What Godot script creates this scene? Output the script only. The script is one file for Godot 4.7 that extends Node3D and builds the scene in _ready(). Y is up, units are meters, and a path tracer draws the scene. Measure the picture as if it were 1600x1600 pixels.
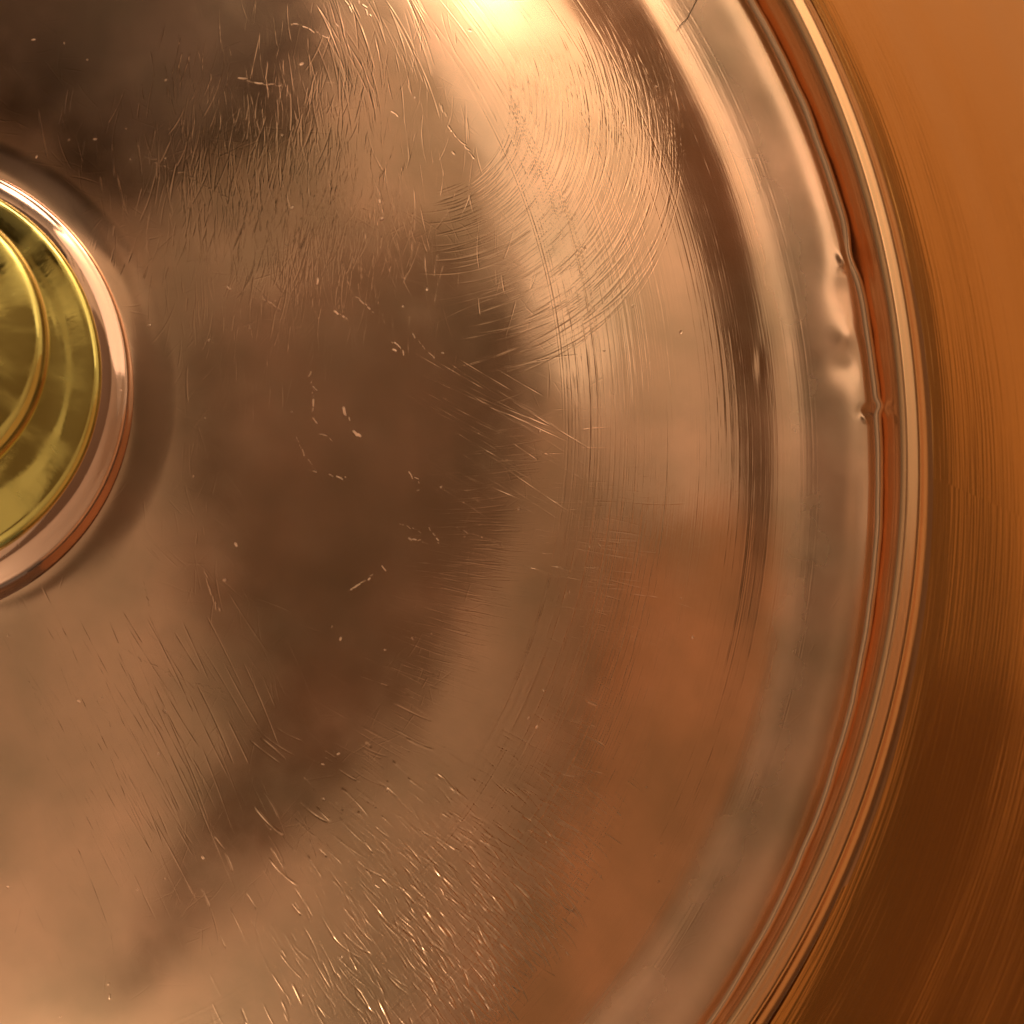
extends Node3D
# A scratched copper lid with a brass knob, sitting in the mouth of a copper pot, seen from above. Lengths below are millimetres times MM.

const MM := 0.001
const LID_Z := 0.6            # the lid sits slightly off centre in the pot
const TEX := 2048
const TEX_SPAN := 90.0        # millimetres of lid covered by one repeat of the scratch textures
const TEX_X := -4.0
const TEX_Z := -40.0
const KNOTS := [[0.0, 1.0], [20.0, 4.0], [45.0, 14.0], [60.0, 26.0], [65.0, 33.0], [66.8, 33.0], [70.4, 8.0], [73.2, 11.0], [75.2, 22.0], [76.6, 62.0]]

var rng := RandomNumberGenerator.new()
var slope_r := PackedFloat32Array()
var slope_y := PackedFloat32Array()
var waves := FastNoiseLite.new()
var relief := PackedFloat32Array()
var rough := PackedFloat32Array()


func _ready() -> void:
	rng.seed = 71
	_camera()
	_air()
	_surroundings()
	_prepare_profile()
	_pot()
	_lid()
	_fibre()


func _camera() -> void:
	var cam := Camera3D.new()
	cam.name = "camera"
	cam.projection = Camera3D.PROJECTION_FRUSTUM
	cam.near = 0.02
	cam.far = 20.0
	# 80 mm wide at the rim of the pot, 220 mm below the lens; the frame is the far right part of a wider view
	cam.size = 80.0 / 220.0 * cam.near
	cam.frustum_offset = Vector2((46.5 - 15.0) / 220.0, (85.0 - 4.3) / 220.0) * cam.near
	cam.position = Vector3(15.0, 220.0, 85.0) * MM
	cam.rotation_degrees = Vector3(-90, 0, 0)
	var lens := CameraAttributesPhysical.new()
	lens.frustum_focal_length = 26.0
	lens.frustum_near = 0.02
	lens.frustum_far = 20.0
	lens.frustum_focus_distance = 0.214
	lens.exposure_aperture = 12.0
	cam.attributes = lens
	add_child(cam)
	cam.current = true


func _air() -> void:
	var w := WorldEnvironment.new()
	w.name = "environment"
	var e := Environment.new()
	e.background_mode = Environment.BG_COLOR
	e.background_color = Color(0.11, 0.084, 0.058).linear_to_srgb()
	e.tonemap_mode = Environment.TONE_MAPPER_LINEAR
	e.tonemap_exposure = 1.22
	e.sdfgi_enabled = true
	e.ssao_enabled = true
	e.ssil_enabled = true
	w.environment = e
	add_child(w)


# ---------------------------------------------------------------- helpers

func node_of(called: String, label: String, category: String, parent: Node = self) -> Node3D:
	var o := Node3D.new()
	o.name = called
	parent.add_child(o, true)
	if label:
		o.set_meta("label", label)
	if category:
		o.set_meta("category", category)
	return o


func put(called: String, m: Mesh, mat: Material, parent: Node = self) -> MeshInstance3D:
	var o := MeshInstance3D.new()
	o.name = called
	o.mesh = m
	o.material_override = mat
	parent.add_child(o, true)
	return o


func lin(r: float, g: float, b: float) -> Color:
	return Color(r, g, b).linear_to_srgb()


func grid_mesh(pos: PackedVector3Array, nor: PackedVector3Array, uv: PackedVector2Array, rows: int, cols: int) -> ArrayMesh:
	var idx := PackedInt32Array()
	idx.resize((rows - 1) * (cols - 1) * 6)
	# clockwise seen from the side the normals point to
	var a0 := pos[0]
	var mid := (rows / 2) * cols + cols / 2
	a0 = pos[mid]
	var face := (pos[mid + 1] - a0).cross(pos[mid + cols] - a0)
	var flip := face.dot(nor[mid]) > 0.0
	var k := 0
	for i in rows - 1:
		for j in cols - 1:
			var a := i * cols + j
			var b := a + 1
			var c := a + cols
			var d := c + 1
			if flip:
				idx[k] = a; idx[k + 1] = c; idx[k + 2] = b
				idx[k + 3] = b; idx[k + 4] = c; idx[k + 5] = d
			else:
				idx[k] = a; idx[k + 1] = b; idx[k + 2] = c
				idx[k + 3] = b; idx[k + 4] = d; idx[k + 5] = c
			k += 6
	var arr := []
	arr.resize(Mesh.ARRAY_MAX)
	arr[Mesh.ARRAY_VERTEX] = pos
	arr[Mesh.ARRAY_NORMAL] = nor
	arr[Mesh.ARRAY_TEX_UV] = uv
	arr[Mesh.ARRAY_INDEX] = idx
	var m := ArrayMesh.new()
	m.add_surface_from_arrays(Mesh.PRIMITIVE_TRIANGLES, arr)
	return m


# A turned shape: profile points (radius, height) in mm, joined by a smooth curve; angle steps are finer where the shape is looked at.
func lathe(points: Array, cols := 361, per := 10, wobble := 0.0, planar := false) -> ArrayMesh:
	var curve := PackedVector2Array()
	var n := points.size()
	for i in n - 1:
		var p0: Vector2 = points[maxi(i - 1, 0)]
		var p1: Vector2 = points[i]
		var p2: Vector2 = points[i + 1]
		var p3: Vector2 = points[mini(i + 2, n - 1)]
		for s in per:
			var t := float(s) / per
			curve.append(p1.cubic_interpolate(p2, p0, p3, t))
	curve.append(points[n - 1])
	var rows := curve.size()
	var pos := PackedVector3Array()
	var nor := PackedVector3Array()
	var uv := PackedVector2Array()
	var s_len := 0.0
	for i in rows:
		var before := curve[maxi(i - 1, 0)]
		var after := curve[mini(i + 1, rows - 1)]
		var t := (after - before).normalized()
		var nn := Vector2(-t.y, t.x)   # the profile runs outwards, its normal points up
		if i:
			s_len += curve[i].distance_to(curve[i - 1])
		for j in cols:
			var a := TAU * j / (cols - 1)
			var w := 0.0
			if wobble > 0.0:
				w = wobble * waves.get_noise_3d(cos(a) * 40.0, sin(a) * 40.0, s_len * 1.5 + 300.0)
			var p := curve[i] + nn * w
			pos.append(Vector3(p.x * cos(a), p.y, p.x * sin(a)) * MM)
			nor.append(Vector3(nn.x * cos(a), nn.y, nn.x * sin(a)))
			uv.append(Vector2((p.x * cos(a) - TEX_X) / TEX_SPAN, (p.x * sin(a) + LID_Z - TEX_Z) / TEX_SPAN) if planar else Vector2(a / TAU * 4.0, s_len / 40.0))
	if wobble > 0.0:
		for i in rows:
			for j in cols:
				var at := i * cols + j
				var du := pos[i * cols + (j + 1 if j < cols - 1 else 1)] - pos[i * cols + (j - 1 if j > 0 else cols - 2)]
				var dv := pos[mini(i + 1, rows - 1) * cols + j] - pos[maxi(i - 1, 0) * cols + j]
				var c := du.cross(dv).normalized()
				nor[at] = c if c.dot(nor[at]) > 0.0 else -c
	return grid_mesh(pos, nor, uv, rows, cols)


func slab(points: PackedVector2Array, thick: float) -> ArrayMesh:
	var st := SurfaceTool.new()
	st.begin(Mesh.PRIMITIVE_TRIANGLES)
	var tri := Geometry2D.triangulate_polygon(points)
	for side in 2:
		var y := thick * side
		st.set_normal(Vector3.UP if side else Vector3.DOWN)
		for k in range(0, tri.size(), 3):
			var order := [0, 1, 2] if side else [0, 2, 1]
			for o in order:
				var p := points[tri[k + o]]
				st.add_vertex(Vector3(p.x, y, p.y))
	for i in points.size():
		var a := points[i]
		var b := points[(i + 1) % points.size()]
		var nn := Vector3(b.y - a.y, 0, a.x - b.x).normalized()
		st.set_normal(nn)
		for q in [[a, 0.0], [b, 0.0], [b, thick], [a, 0.0], [b, thick], [a, thick]]:
			st.add_vertex(Vector3(q[0].x, q[1], q[0].y))
	return st.commit()


# ---------------------------------------------------------------- what the metal mirrors, outside the frame, with added dark blocks and a fill lamp

func _surroundings() -> void:
	var dark_block_mat := StandardMaterial3D.new()
	dark_block_mat.albedo_color = lin(0.04, 0.028, 0.02)
	dark_block_mat.roughness = 0.6
	var patch_slab_mat := StandardMaterial3D.new()
	patch_slab_mat.albedo_color = lin(0.19, 0.145, 0.11)
	patch_slab_mat.roughness = 0.6
	var brown_block_mat := StandardMaterial3D.new()
	brown_block_mat.albedo_color = lin(0.15, 0.09, 0.05)
	brown_block_mat.roughness = 0.6
	var plaster := StandardMaterial3D.new()
	plaster.albedo_color = lin(0.70, 0.65, 0.58)
	plaster.roughness = 0.9
	var red_paint := StandardMaterial3D.new()
	red_paint.albedo_color = lin(0.50, 0.315, 0.19)
	red_paint.roughness = 0.8

	var table_wood := StandardMaterial3D.new()
	table_wood.albedo_color = lin(0.46, 0.28, 0.13)
	table_wood.roughness = 0.55
	var table := put("table_top", BoxMesh.new(), table_wood)
	(table.mesh as BoxMesh).size = Vector3(1.3, 0.04, 1.25)
	table.position = Vector3(0.25, -0.145, -0.17)
	table.set_meta("kind", "structure")

	var ceiling := put("ceiling", BoxMesh.new(), plaster)
	(ceiling.mesh as BoxMesh).size = Vector3(4.4, 0.06, 4.4)
	ceiling.position = Vector3(0.0, 1.06, 0.0)
	ceiling.set_meta("kind", "structure")

	var wall := put("wall", BoxMesh.new(), plaster)
	(wall.mesh as BoxMesh).size = Vector3(1.15, 1.15, 0.06)
	wall.position = Vector3(1.02, 0.45, -0.91)
	wall.rotation_degrees.y = -63.8
	wall.set_meta("kind", "structure")

	var red_wall := put("red_wall", BoxMesh.new(), red_paint)
	(red_wall.mesh as BoxMesh).size = Vector3(1.75, 1.15, 0.06)
	red_wall.position = Vector3(1.42, 0.45, 0.48)
	red_wall.rotation_degrees.y = -80.0
	red_wall.set_meta("kind", "structure")

	var low_dark_block := put("low_dark_block", BoxMesh.new(), brown_block_mat)  # added block, gives the dark reflection at the foot of the dome
	(low_dark_block.mesh as BoxMesh).size = Vector3(1.6, 0.36, 0.22)
	low_dark_block.position = Vector3(1.02, 0.06, -0.60)
	low_dark_block.rotation_degrees.y = -63.8
	low_dark_block.set_meta("label", "low brown block added along the wall, mirrored at the foot of the dome")
	low_dark_block.set_meta("category", "low_dark_block")

	var table_block := put("added_table_block", BoxMesh.new(), brown_block_mat)  # added so that the lower right of the pot reflects something dark
	(table_block.mesh as BoxMesh).size = Vector3(0.22, 0.13, 0.42)
	table_block.position = Vector3(0.53, -0.06, 0.165)
	table_block.set_meta("label", "brown block added on the table, mirrored as the dark lower part of the pot")
	table_block.set_meta("category", "table_block")

	var near_dark_block := put("near_dark_block", BoxMesh.new(), dark_block_mat)  # unseen block added to keep the near side of the pot dark
	(near_dark_block.mesh as BoxMesh).size = Vector3(0.9, 0.60, 0.35)
	near_dark_block.position = Vector3(1.08, -0.15, 0.47)
	near_dark_block.rotation_degrees.y = -110.0
	near_dark_block.set_meta("label", "dark block added on the near right, mirrored in the dark part of the pot")
	near_dark_block.set_meta("category", "near_dark_block")

	var patch_slab := put("added_patch_slab", slab(PackedVector2Array([Vector2(0.220, -0.532), Vector2(0.370, -0.560), Vector2(0.43, -0.66), Vector2(0.60, -0.76), Vector2(0.80, -0.77), Vector2(0.90, -0.60), Vector2(0.860, -0.478), Vector2(0.686, -0.208), Vector2(0.591, -0.044), Vector2(0.397, 0.124), Vector2(0.310, 0.225), Vector2(0.251, 0.340), Vector2(0.20, 0.330), Vector2(0.27, 0.12), Vector2(0.33, -0.05), Vector2(0.22, -0.25), Vector2(0.18, -0.42)]), 0.03), patch_slab_mat)  # added slab, its outline shaped to mirror as a dark patch
	patch_slab.position.y = 0.998
	patch_slab.set_meta("label", "unseen brown slab added overhead, mirrored as the dark patch on the lid")
	patch_slab.set_meta("category", "patch_slab")

	var far_slab := put("added_far_slab", slab(PackedVector2Array([Vector2(-0.196, -1.134), Vector2(-0.196, -0.774), Vector2(0.026, -0.744), Vector2(0.147, -0.604), Vector2(0.207, -0.639), Vector2(0.285, -0.790), Vector2(0.444, -0.854), Vector2(0.484, -1.134)]), 0.225), dark_block_mat)  # added slab, shaped for the dark reflection beside the knob
	far_slab.position.y = 0.80
	far_slab.set_meta("label", "unseen dark slab added beyond the pot, mirrored dark beside the brass knob")
	far_slab.set_meta("category", "far_slab")

	long_lamp("linear_lamp", "wide soft lamp shade by the wall, mirrored as the broad peach glow", Vector3(0.61, 0.55, -0.98), Vector3(0.83, 0.72, -0.60), 0.125, 0.72, 0.42)
	long_lamp("linear_lamp_001", "slim bright lamp tube on the far side, mirrored white in the collar", Vector3(0.34, 0.32, -1.16), Vector3(0.60, 0.345, -0.99), 0.08, 5.5, 0.12)
	lamp("added_fill_lamp", "unseen fill lamp added overhead on the near side", Vector3(0.02, 0.80, 0.95), 0.08, Color(1.0, 0.915, 0.797), 3.0, 0.6)  # added fill light, brightens the ceiling towards the near side


func long_lamp(called: String, label: String, from: Vector3, to: Vector3, radius: float, glow: float, energy: float) -> void:
	var root := node_of(called, label, "lamp")
	root.position = (from + to) / 2.0
	var along := (to - from).normalized()
	var across := along.cross(Vector3.UP).normalized()
	root.basis = Basis(along, across.cross(along), across)
	root.set_meta("group", "lamps mirrored in the metal")
	var tint := Color(1.0, 0.915, 0.797)
	var glass := StandardMaterial3D.new()
	glass.albedo_color = Color(0.9, 0.85, 0.75)
	glass.emission_enabled = true
	glass.emission = tint
	glass.emission_energy_multiplier = glow
	var length := from.distance_to(to)
	var tube := CapsuleMesh.new()
	tube.radius = radius
	tube.height = length + radius * 2.0
	put("lamp_tube", tube, glass, root).rotation_degrees.z = 90.0
	var dark := StandardMaterial3D.new()
	dark.albedo_color = lin(0.1, 0.07, 0.04)
	dark.metallic = 1.0
	dark.roughness = 0.4
	for sx in [-0.4, 0.4]:
		var cord := CylinderMesh.new()
		cord.top_radius = 0.004
		cord.bottom_radius = 0.004
		var hook := root.transform * Vector3(length * sx, 0.0, 0.0)
		cord.height = 1.03 - hook.y - radius * 0.9
		var hung := put("cord", cord, dark, root)
		hung.global_transform = Transform3D(Basis(), hook + Vector3(0, radius * 0.9 + cord.height / 2.0, 0))
		var l := OmniLight3D.new()
		l.name = "light"
		l.light_color = tint
		l.light_energy = energy
		l.light_size = radius * 0.9
		l.omni_range = 6.0
		l.omni_attenuation = 2.0
		l.shadow_enabled = true
		l.position.x = length * sx
		root.add_child(l, true)


func lamp(called: String, label: String, at: Vector3, radius: float, tint: Color, glow: float, energy: float) -> void:
	var root := node_of(called, label, "lamp")
	root.position = at
	root.set_meta("group", "lamps mirrored in the metal")
	var glass := StandardMaterial3D.new()
	glass.albedo_color = Color(0.9, 0.85, 0.75)
	glass.emission_enabled = true
	glass.emission = tint
	glass.emission_energy_multiplier = glow
	var ball := SphereMesh.new()
	ball.radius = radius
	ball.height = radius * 2.0
	put("fill_globe", ball, glass, root)
	var brass := StandardMaterial3D.new()
	brass.albedo_color = lin(0.5, 0.36, 0.12)
	brass.metallic = 1.0
	brass.roughness = 0.3
	var stem := CylinderMesh.new()
	stem.top_radius = 0.008
	stem.bottom_radius = 0.012
	stem.height = 1.03 - at.y - radius * 0.96
	put("stem", stem, brass, root).position.y = radius * 0.96 + stem.height / 2.0
	var l := OmniLight3D.new()
	l.name = "light"
	l.light_color = tint
	l.light_energy = energy
	l.light_size = radius * 0.9
	l.omni_range = 6.0
	l.omni_attenuation = 2.0
	l.shadow_enabled = true
	root.add_child(l)


# ---------------------------------------------------------------- the lid

func _prepare_profile() -> void:
	waves.noise_type = FastNoiseLite.TYPE_SIMPLEX_SMOOTH
	waves.seed = 5
	waves.frequency = 0.03
	waves.fractal_octaves = 2
	var n := 1540
	slope_r.resize(n)
	slope_y.resize(n)
	var raw := PackedFloat32Array()
	raw.resize(n)
	for i in n:
		var r := 77.0 * i / (n - 1)
		var s: float = KNOTS[KNOTS.size() - 1][1]
		for k in KNOTS.size() - 1:
			if r >= KNOTS[k][0] and r <= KNOTS[k + 1][0]:
				s = lerpf(KNOTS[k][1], KNOTS[k + 1][1], (r - KNOTS[k][0]) / (KNOTS[k + 1][0] - KNOTS[k][0]))
				break
		slope_r[i] = r
		raw[i] = s
	var y := 0.0
	for i in n:
		var wide := 12
		var sum := 0.0
		for d in range(-wide, wide + 1):
			sum += raw[clampi(i + d, 0, n - 1)]
		if i:
			y -= tan(deg_to_rad(sum / (2 * wide + 1))) * (slope_r[i] - slope_r[i - 1])
		slope_y[i] = y
	var drop := slope_y[n - 1] + 4.6
	for i in n:
		slope_y[i] -= drop


func profile(r: float) -> float:
	var f := clampf(r / 77.0, 0.0, 0.9999) * (slope_r.size() - 1)
	var i := int(f)
	return lerpf(slope_y[i], slope_y[i + 1], f - i)


# dents: x, z (mm from the pot's axis), radius along and across, turn, depth
const DENTS := [
	[74.0, -11.5, 2.2, 4.6, 0.15, -0.12], [73.2, -14.0, 1.3, 1.3, 0.0, -0.08], [73.5, -10.6, 1.2, 1.0, 0.0, 0.09], [73.0, -7.6, 1.3, 1.2, 0.0, -0.07],
	[73.0, -16.5, 0.40, 0.75, 0.5, 0.10], [73.3, -15.7, 0.5, 0.3, 0.3, -0.07], [75.2, -4.7, 0.75, 0.40, 0.4, -0.20], [74.7, -4.0, 0.25, 0.45, 0.6, 0.08],
	[65.8, -7.0, 0.35, 1.3, 0.0, 0.05], [66.6, -9.5, 0.9, 3.5, 0.0, 0.05], [63.0, -32.0, 2.0, 6.0, 0.9, 0.05],
	[71.5, -21.0, 1.3, 5.5, 0.3, 0.05], [68.5, -29.0, 1.4, 5.0, 0.45, 0.04],
]


func lid_height(x: float, z: float) -> float:
	var r := sqrt(x * x + (z - LID_Z) * (z - LID_Z))
	var y := profile(r)
	var calm := smoothstep(19.0, 26.0, r)
	if r < 20.0:
		y += 0.45 * pow(clampf((20.0 - r) / 3.2, 0.0, 1.3), 2.2)
	y += 0.055 * calm * waves.get_noise_2d(x, z) + 0.010 * calm * waves.get_noise_2d(x * 4.0 + 90.0, z * 4.0)
	if x > 55.0:
		for d in DENTS:
			var dx: float = x - d[0]
			var dz: float = z - d[1]
			if absf(dx) < 14.0 and absf(dz) < 14.0:
				var c := cos(d[4])
				var s := sin(d[4])
				var a: float = (c * dx - s * dz) / d[2]
				var b: float = (s * dx + c * dz) / d[3]
				y += d[5] * exp(-(a * a + b * b))
	return y


func _lid() -> void:
	_scratches()
	var lid := node_of("domed_cover", "scratched domed copper lid with a brass knob, seated in the copper pot", "lid")
	var copper := StandardMaterial3D.new()
	copper.resource_name = "scratched copper"
	copper.metallic = 1.0
	copper.albedo_color = lin(0.92, 0.60, 0.405)
	copper.roughness = 1.0
	copper.roughness_texture = ImageTexture.create_from_image(_grey(rough))
	copper.heightmap_enabled = true
	copper.heightmap_texture = ImageTexture.create_from_image(Image.create_from_data(TEX, TEX, false, Image.FORMAT_RF, relief.to_byte_array()))
	copper.heightmap_scale = 0.0009
	var tone := NoiseTexture2D.new()
	tone.width = 512
	tone.height = 512
	tone.seamless = true
	var tn := FastNoiseLite.new()
	tn.seed = 9
	tn.frequency = 0.012
	tn.fractal_octaves = 5
	tone.noise = tn
	var ramp := Gradient.new()
	ramp.set_color(0, Color(0.80, 0.82, 0.82))
	ramp.set_color(1, Color(1.0, 0.97, 0.98))
	tone.color_ramp = ramp
	copper.albedo_texture = tone

	# the dome: a ring grid, finer towards the side that shows
	var angles := PackedFloat32Array()
	for i in 1000:
		angles.append(deg_to_rad(-46.0 + 0.11 * i))
	var last := angles[angles.size() - 1]
	for i in range(1, 140):
		angles.append(lerpf(last, deg_to_rad(314.0), i / 139.0))
	var radii := PackedFloat32Array()
	for i in 30:
		radii.append(16.75 + 4.25 * i / 30.0)
	for i in 170:
		radii.append(21.0 + 42.0 * i / 170.0)
	for i in 112:
		radii.append(63.0 + 12.95 * i / 111.0)
	var rows := radii.size()
	var cols := angles.size()
	var pos := PackedVector3Array()
	var nor := PackedVector3Array()
	var uv := PackedVector2Array()
	for r in radii:
		for a in angles:
			var x := r * cos(a)
			var z := r * sin(a) + LID_Z
			var h := lid_height(x, z)
			var e := 0.04
			pos.append(Vector3(x, h, z) * MM)
			nor.append(Vector3(h - lid_height(x + e, z), e, h - lid_height(x, z + e)).normalized())
			uv.append(Vector2((x - TEX_X) / TEX_SPAN, (z - TEX_Z) / TEX_SPAN))
	put("dome", grid_mesh(pos, nor, uv, rows, cols), copper, lid)

	# the turned-over edge, kinked where the lid was knocked
	var bead := StandardMaterial3D.new()
	bead.metallic = 1.0
	bead.albedo_color = lin(0.92, 0.60, 0.405)
	bead.roughness = 0.16
	pos = PackedVector3Array()
	nor = PackedVector3Array()
	uv = PackedVector2Array()
	var ring := 15
	for i in ring:
		var t := TAU * i / (ring - 1)
		for a in angles:
			var deg := rad_to_deg(a)
			var k := 0.28 * exp(-pow((deg + 4.3) / 0.35, 2.0)) - 0.35 * exp(-pow((deg + 13.4) / 1.2, 2.0)) + 0.10 * waves.get_noise_1d(deg * 6.0)
			var edge := 75.95 + k
			var y := lid_height(75.8 * cos(a), 75.8 * sin(a) + LID_Z) - 0.12 + 0.05 * waves.get_noise_1d(deg * 9.0 + 400.0)
			var rr := edge + 0.42 * cos(t)
			pos.append(Vector3(rr * cos(a), y + 0.42 * sin(t), rr * sin(a) + LID_Z) * MM)
			nor.append(Vector3(cos(t) * cos(a), sin(t), cos(t) * sin(a)))
			uv.append(Vector2(a, t))
	put("rolled_edge", grid_mesh(pos, nor, uv, ring, cols), bead, lid)

	# the raised collar under the knob
	var polished := StandardMaterial3D.new()
	polished.metallic = 1.0
	polished.albedo_color = lin(0.93, 0.60, 0.45)
	polished.roughness = 0.07
	polished.heightmap_enabled = true
	polished.heightmap_texture = copper.heightmap_texture
	polished.heightmap_scale = 0.0004
	var y20 := profile(20.2)
	var foot := [Vector2(11.0, y20 + 3.55), Vector2(13.2, y20 + 3.32), Vector2(14.2, y20 + 3.14), Vector2(14.9, y20 + 2.97), Vector2(15.4, y20 + 2.79), Vector2(15.9, y20 + 2.56), Vector2(16.35, y20 + 2.33), Vector2(16.58, y20 + 2.0), Vector2(16.66, y20 + 1.5), Vector2(16.74, y20 + 1.0), Vector2(16.86, y20 + 0.62), Vector2(17.05, y20 + 0.3)]
	var collar := put("collar", lathe(foot, 541, 12, 0.035, true), polished, lid)
	collar.position = Vector3(0, 0, LID_Z) * MM

	_knob(lid, y20 + 3.05)


func _knob(lid: Node3D, base: float) -> void:
	var brass := StandardMaterial3D.new()
	brass.resource_name = "polished brass"
	var smudge := NoiseTexture2D.new()
	smudge.width = 512
	smudge.height = 512
	smudge.seamless = true
	var sn := FastNoiseLite.new()
	sn.seed = 61
	sn.frequency = 0.011
	sn.fractal_octaves = 5
	smudge.noise = sn
	var film := Gradient.new()
	film.set_color(0, Color(0.22, 0.22, 0.22))
	film.set_color(1, Color(0.95, 0.95, 0.95))
	film.set_offset(0, 0.35)
	smudge.color_ramp = film
	brass.metallic = 1.0
	brass.albedo_color = lin(0.86, 0.72, 0.22)
	brass.roughness = 0.34
	brass.roughness_texture = smudge
	brass.heightmap_enabled = true
	var grain := NoiseTexture2D.new()
	grain.width = 1024
	grain.height = 1024
	grain.seamless = true
	var gn := FastNoiseLite.new()
	gn.seed = 33
	gn.frequency = 0.03
	gn.fractal_octaves = 4
	grain.noise = gn
	brass.heightmap_texture = grain
	brass.heightmap_scale = 0.0002
	var knob := node_of("knob", "polished brass knob", "", lid)
	knob.position = Vector3(0, base, LID_Z) * MM
	put("base_disc", lathe([Vector2(12.6, 0.0), Vector2(13.9, 0.06), Vector2(14.4, 0.28), Vector2(14.5, 0.6), Vector2(14.35, 0.95), Vector2(13.8, 1.25), Vector2(12.6, 1.45), Vector2(11.4, 1.6), Vector2(9.8, 2.1), Vector2(7.5, 2.9), Vector2(5.6, 4.2)], 361, 8, 0.03), brass, knob)
	put("grip", lathe([Vector2(5.4, 3.6), Vector2(8.0, 3.9), Vector2(9.9, 4.4), Vector2(10.7, 5.1), Vector2(10.85, 5.8), Vector2(10.5, 6.5), Vector2(9.6, 7.0), Vector2(7.0, 7.6), Vector2(3.5, 8.0), Vector2(0.02, 8.1)], 361, 8, 0.03), brass, knob)


# ---------------------------------------------------------------- scratches, as relief and dullness of the lid's surface

func _grey(a: PackedFloat32Array) -> Image:
	var im := Image.create_from_data(TEX, TEX, false, Image.FORMAT_RF, a.to_byte_array())
	im.convert(Image.FORMAT_L8)
	return im


# one scratch: start in mm, heading, length in mm, bend in radians per mm, width in texels, depth, dullness
func scratch(x: float, z: float, head: float, length: float, bend: float, wide: float, deep: float, dull: float) -> void:
	var per := TEX / TEX_SPAN
	var px := (x - TEX_X) * per
	var pz := (z - TEX_Z) * per
	var steps := int(length * per)
	var turn := bend / per
	var reach := int(ceil(wide * 1.3))
	var inv := 1.0 / (wide * wide)
	var fade := 1.0 / maxf(steps, 1)
	var jit := rng.randf() * 50.0
	for s in steps:
		var f := s * fade
		var amp := minf(1.0, 6.0 * minf(f, 1.0 - f) + 0.1) * (0.72 + 0.28 * sin(jit + s * 0.11))
		var ix := int(px)
		var iz := int(pz)
		if ix > reach and iz > reach and ix < TEX - reach - 1 and iz < TEX - reach - 1:
			for dz in range(-reach, reach + 1):
				var ez := iz + dz - pz
				var row := (iz + dz) * TEX
				for dx in range(-reach, reach + 1):
					var ex := ix + dx - px
					var g := 1.0 - (ex * ex + ez * ez) * inv
					if g > 0.0:
						var at := row + ix + dx
						relief[at] += deep * amp * g
						if dull > 0.0:
							rough[at] = minf(0.7, rough[at] + dull * amp * g * 0.4)
		px += cos(head)
		pz += sin(head)
		head += turn


# mostly shallow, now and then deep, groove or ridge
func uneven() -> float:
	var v := rng.randf_range(-1.0, 1.0)
	return v * absf(v)


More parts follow.
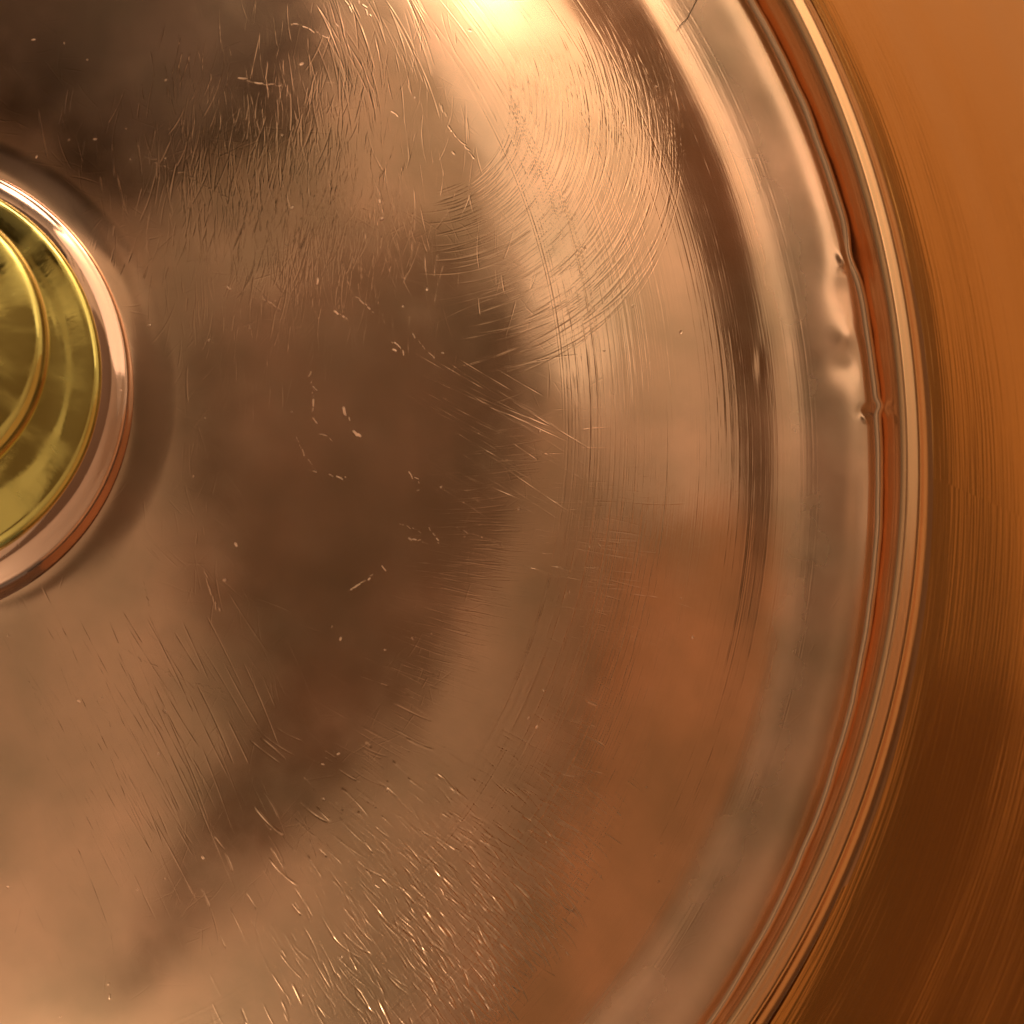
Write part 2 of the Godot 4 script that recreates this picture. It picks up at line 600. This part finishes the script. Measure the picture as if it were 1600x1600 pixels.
func _scratches() -> void:
	relief.resize(TEX * TEX)
	relief.fill(0.0)
	rough.resize(TEX * TEX)
	rough.fill(0.155)
	var TAUF := TAU
	# the hollow round the foot of the dome is less polished, and handling has left dull smears
	var smear := FastNoiseLite.new()
	smear.seed = 23
	smear.frequency = 0.006
	smear.fractal_octaves = 5
	var smears := smear.get_image(TEX, TEX).get_data()
	for iz in TEX:
		var z := TEX_Z + iz * TEX_SPAN / TEX - LID_Z
		for ix in TEX:
			var at := iz * TEX + ix
			rough[at] += (smears[at] - 128) * 0.0004
			if ix > 1000:
				var x := TEX_X + ix * TEX_SPAN / TEX
				var off := (sqrt(x * x + z * z) - 70.0) / 3.2
				if absf(off) < 2.0:
					rough[at] += 0.13 * exp(-off * off)
	# fine hairlines everywhere
	for i in 9000:
		var x := rng.randf_range(0.0, 78.0)
		var z := rng.randf_range(-39.0, 48.0)
		scratch(x, z, rng.randf() * TAUF, rng.randf_range(0.5, 3.0), rng.randf_range(-0.15, 0.15), rng.randf_range(0.8, 1.2), rng.randf_range(-0.12, 0.12), 0.0)
	# polishing swirl on the bright far side, rings about one point
	for i in 1700:
		var rad := rng.randf_range(8.5, 23.0)
		var a0 := deg_to_rad(rng.randf_range(-30.0, 48.0))
		var sweep := deg_to_rad(rng.randf_range(8.0, 38.0))
		scratch(36.7 + rad * cos(a0), -24.1 + rad * sin(a0), a0 + PI / 2, rad * sweep, 1.0 / rad + rng.randf_range(-0.012, 0.012), rng.randf_range(0.8, 1.7), 0.55 * uneven(), 0.01)
	# upright nicks beside the collar
	for i in 2600:
		var x := rng.randfn(29.0, 6.0)
		var z := rng.randfn(-16.0, 6.0)
		scratch(x, z, PI / 2 + rng.randf_range(-0.25, 0.32), rng.randf_range(0.8, 4.0), rng.randf_range(-0.15, 0.15), rng.randf_range(0.8, 1.3), 0.6 * uneven(), 0.01)
	for i in 90:
		scratch(rng.randf_range(30.0, 38.0), rng.randf_range(-34.0, -26.0), 1.15 + rng.randf_range(-0.2, 0.2), rng.randf_range(2.0, 7.0), 0.04, 1.5, rng.randf_range(-0.5, 0.5), 0.02)
	# rubbing marks that fan out towards the near right
	for i in 5200:
		var x := rng.randfn(45.0, 8.0)
		var z := rng.randfn(38.0, 7.5)
		var away := sqrt(x * x + z * z)
		if away > 62.0 or z < 14.0 or rng.randf() > clampf((z - 16.0) / 16.0, 0.0, 1.0):
			continue
		var h := atan2(z - 10.0, x - 9.2)
		var strong := rng.randf_range(-1.0, 1.0)
		scratch(x, z, h + rng.randfn(0.0, 0.07), rng.randf_range(0.5, 3.2), rng.randf_range(-0.2, 0.2), rng.randf_range(1.0, 2.6), 0.8 * strong * absf(strong), 0.01)
	for i in 1500:
		var x := rng.randfn(43.0, 5.0)
		var z := rng.randfn(16.0, 7.0)
		var h := atan2(z - 10.0, x - 9.2)
		scratch(x, z, h + rng.randf_range(-0.1, 0.1), rng.randf_range(1.5, 6.0), rng.randf_range(-0.05, 0.05), 1.0, 0.5 * uneven(), 0.0)
	for i in 60:
		scratch(rng.randf_range(36.0, 46.0), rng.randf_range(-4.0, 6.0), 0.42 + rng.randf_range(-0.12, 0.12), rng.randf_range(2.0, 9.0), -0.01, 1.3, rng.randf_range(-0.5, 0.5), 0.03)
	# long steep strokes on the near left
	for i in 420:
		scratch(rng.randfn(12.0, 6.0), rng.randfn(24.0, 5.0), 1.08 + rng.randf_range(-0.1, 0.1), rng.randf_range(2.0, 8.0), rng.randf_range(-0.02, 0.02), 1.2, 0.5 * uneven(), 0.01)
	# turning lines round the shoulder of the dome
	for i in 1900:
		var rad := rng.randf_range(49.0, 71.0)
		var a0 := deg_to_rad(rng.randf_range(-42.0, 44.0))
		var length := rng.randf_range(4.0, 30.0)
		scratch(rad * cos(a0), LID_Z + rad * sin(a0), a0 + PI / 2, length, 1.0 / rad, rng.randf_range(0.8, 2.2), 0.28 * uneven(), 0.0)
	# single marks: x, z, heading, length, bend, width, depth, dullness
	for m in [
		[17.6, -17.1, 0.43, 7.6, 0.0, 1.8, 0.9, 0.2], [39.9, -22.9, 1.02, 1.0, 0.1, 3.2, -1.4, 0.2], [40.4, -21.3, 0.93, 3.0, -0.05, 2.2, -1.8, 0.1], [40.7, -19.3, 0.7, 0.35, 0, 3.0, -1.5, 0.1],
		[36.0, -22.0, 0.5, 0.7, 0, 2.6, -1.4, 0.2], [32.6, -30.6, 1.1, 1.4, 0, 3.0, 1.8, 0.5], [33.4, -31.2, 0.9, 2.8, 0.1, 2.2, 1.6, 0.4], [28.5, -28.2, 0.1, 3.2, 0.2, 2.0, 1.4, 0.5], [31.9, -28.6, 1.3, 0.5, 0, 3.4, 1.8, 0.5],
		[24.5, -23.6, 0.3, 3.8, -0.1, 2.2, 0.9, 0.4], [31.0, -23.8, 0.05, 4.6, 0.0, 1.6, 0.8, 0.2],
		[35.9, -4.2, 0.35, 1.7, 0.75, 2.2, 1.3, 0.8], [37.5, -5.0, 0.85, 2.6, 0.0, 2.0, 0.9, 0.6], [36.0, -3.6, 0.2, 0.35, 0, 3.4, 1.3, 0.9], [39.7, -3.7, 0.2, 0.3, 0, 3.2, 1.3, 0.8],
		[31.6, -6.2, 0.5, 1.3, 0.1, 2.6, 0.8, 0.7], [33.2, -7.4, 0.5, 1.8, 0.2, 2.8, 0.8, 0.7], [30.4, -8.6, 1.2, 0.7, 0, 3.2, 0.8, 0.7], [29.9, -1.6, 1.5, 3.2, 0.0, 2.6, 0.7, 0.5], [30.0, 1.8, 0.9, 0.7, 0, 2.2, 1.0, 0.6],
		[28.8, 3.3, 1.3, 3.2, -0.12, 2.0, 0.9, 0.5], [30.4, 3.0, 0.25, 1.4, 0.2, 2.0, 0.9, 0.6], [32.3, 0.9, 1.2, 0.9, 0, 4.4, 0.6, 0.7], [33.0, 2.6, 0.6, 0.9, 0, 4.6, 0.6, 0.7], [29.6, 5.7, 0.1, 1.0, 0, 2.0, 0.8, 0.7], [31.2, 5.9, 0.1, 1.4, 0, 2.8, 0.9, 0.7], [37.2, 5.3, 0.75, 1.4, 0, 2.0, 1.1, 0.7],
		[36.5, 9.2, 0.15, 2.0, 0.3, 2.0, 0.9, 0.6], [37.2, 10.2, 0.25, 1.6, 0, 2.4, 0.8, 0.5], [38.6, 9.0, 1.0, 1.6, 0, 2.0, 1.0, 0.5], [40.8, 9.1, 0.25, 5.6, 0.01, 1.7, 0.9, 0.3], [34.6, 13.0, 2.6, 2.4, 0.0, 2.6, 0.7, 0.6], [35.2, 12.3, 0.8, 0.8, 0, 3.0, 0.7, 0.6],
		[23.6, -7.6, 1.0, 0.6, 0, 2.0, 1.0, 0.8], [26.3, -6.9, 0.6, 1.6, 0.1, 2.4, 0.8, 0.6], [22.0, 13.3, 1.2, 3.4, -0.02, 2.0, 1.0, 0.3], [17.5, 14.2, 1.4, 1.9, 0, 1.8, 0.9, 0.3], [15.4, 18.6, 0.55, 9.6, -0.03, 1.7, 0.6, 0.2], [12.4, 20.4, 1.06, 5.6, 0, 1.8, 0.7, 0.2], [9.0, 21.5, 1.06, 4.8, 0, 2.2, 0.8, 0.2],
		[46.8, 30.6, 0.6, 1.6, 0, 2.4, 1.5, 0.3], [52.0, 32.2, 0.5, 1.4, 0, 2.4, 1.4, 0.3], [49.0, 38.0, 0.6, 2.4, 0, 2.6, 1.6, 0.3], [40.0, 35.2, 0.5, 0.9, 0.4, 2.6, 1.6, 0.5], [44.4, 43.6, 0.2, 0.8, 0, 3.4, 1.6, 0.5], [35.0, 35.3, 0.3, 0.5, 0, 3.0, 1.3, 0.5],
	]:
		# each mark is a broken, uneven trail
		var left: float = m[3]
		var mx: float = m[0]
		var mz: float = m[1]
		var mh: float = m[2]
		while left > 0.0:
			var run := minf(left, rng.randf_range(0.15, 0.7))
			scratch(mx, mz, mh + rng.randfn(0.0, 0.22), run * rng.randf_range(0.8, 1.25), m[4] + rng.randfn(0.0, 0.5), m[5] * rng.randf_range(0.35, 0.75), m[6] * rng.randf_range(0.25, 0.8), m[7])
			mx += cos(mh) * run + rng.randfn(0.0, 0.04)
			mz += sin(mh) * run + rng.randfn(0.0, 0.04)
			mh += float(m[4]) * run
			left -= run * rng.randf_range(0.9, 1.25)
	# pits and specks
	for i in 110:
		scratch(rng.randf_range(6.0, 60.0), rng.randf_range(-34.0, 46.0), rng.randf() * TAUF, rng.randf_range(0.08, 0.35), 0.0, rng.randf_range(1.4, 2.6), rng.randf_range(-1.3, 1.3), 0.5)


# ---------------------------------------------------------------- the pot

func _pot() -> void:
	var pot := node_of("copper_pot", "orange copper pot whose rim surrounds the scratched lid", "pot")
	var copper := StandardMaterial3D.new()
	copper.resource_name = "brushed copper"
	copper.metallic = 1.0
	copper.albedo_color = lin(0.92, 0.46, 0.14)
	copper.roughness = 0.22
	copper.heightmap_enabled = true
	var lines := NoiseTexture2D.new()
	lines.width = 512
	lines.height = 1024
	lines.seamless = true
	var ln := FastNoiseLite.new()
	ln.seed = 12
	ln.frequency = 0.02
	ln.fractal_octaves = 2
	lines.noise = ln
	copper.heightmap_texture = lines
	copper.heightmap_scale = 0.0022
	copper.uv1_scale = Vector3(0.7, 4.0, 1.0)
	put("body", lathe([Vector2(80.4, -4.10), Vector2(81.3, -4.70), Vector2(82.6, -5.70), Vector2(84.5, -7.40), Vector2(88.0, -10.60), Vector2(95.0, -17.20), Vector2(105.0, -27.00), Vector2(115.0, -37.90), Vector2(124.0, -51.40), Vector2(128.0, -72.00), Vector2(124.0, -98.00), Vector2(110.0, -118.00), Vector2(92.0, -124.50), Vector2(0.1, -124.80)], 721, 12, 0.28), copper, pot)
	var bright := StandardMaterial3D.new()
	bright.metallic = 1.0
	bright.albedo_color = lin(0.92, 0.55, 0.31)
	bright.roughness = 0.20
	put("rim", lathe([Vector2(66.0, -4.90), Vector2(73.0, -4.60), Vector2(75.0, -4.15), Vector2(76.1, -3.50), Vector2(76.7, -2.60), Vector2(77.0, -1.70), Vector2(77.25, -1.25), Vector2(77.65, -1.10), Vector2(78.15, -1.26), Vector2(78.7, -1.50), Vector2(79.05, -1.90), Vector2(79.4, -2.90), Vector2(80.0, -3.80), Vector2(80.7, -4.35)], 721, 10, 0.12), bright, pot)


func _fibre() -> void:
	var st := SurfaceTool.new()
	st.begin(Mesh.PRIMITIVE_TRIANGLES)
	var c := Curve3D.new()
	for p in [Vector3(59.7, 0, -34.0), Vector3(60.6, 0, -35.2), Vector3(61.3, 0, -36.6), Vector3(61.5, 0, -38.5)]:
		var q: Vector3 = p
		q.y = lid_height(q.x, q.z) + 0.05 + 0.25 * absf(sin(q.z))
		c.add_point(q * MM, Vector3(-0.2, 0, 0.5) * MM, Vector3(0.2, 0, -0.5) * MM)
	var pts := c.tessellate_even_length(4, 0.0003)
	for i in pts.size() - 1:
		var along := (pts[i + 1] - pts[i]).normalized()
		var side := along.cross(Vector3.UP).normalized()
		var up := side.cross(along)
		for k in 6:
			var quad := []
			for e in [[0, 0], [1, 0], [1, 1], [0, 0], [1, 1], [0, 1]]:
				var t: float = TAU * (k + e[1]) / 6.0
				var n := side * cos(t) + up * sin(t)
				st.set_normal(n)
				st.add_vertex(pts[i + e[0]] + n * 0.03 * MM)
	var mat := StandardMaterial3D.new()
	mat.albedo_color = lin(0.7, 0.55, 0.4)
	mat.roughness = 0.5
	var f := put("lint_fibre", st.commit(), mat)
	f.set_meta("label", "fine curved fibre lying on the copper lid near its far edge")
	f.set_meta("category", "fibre")
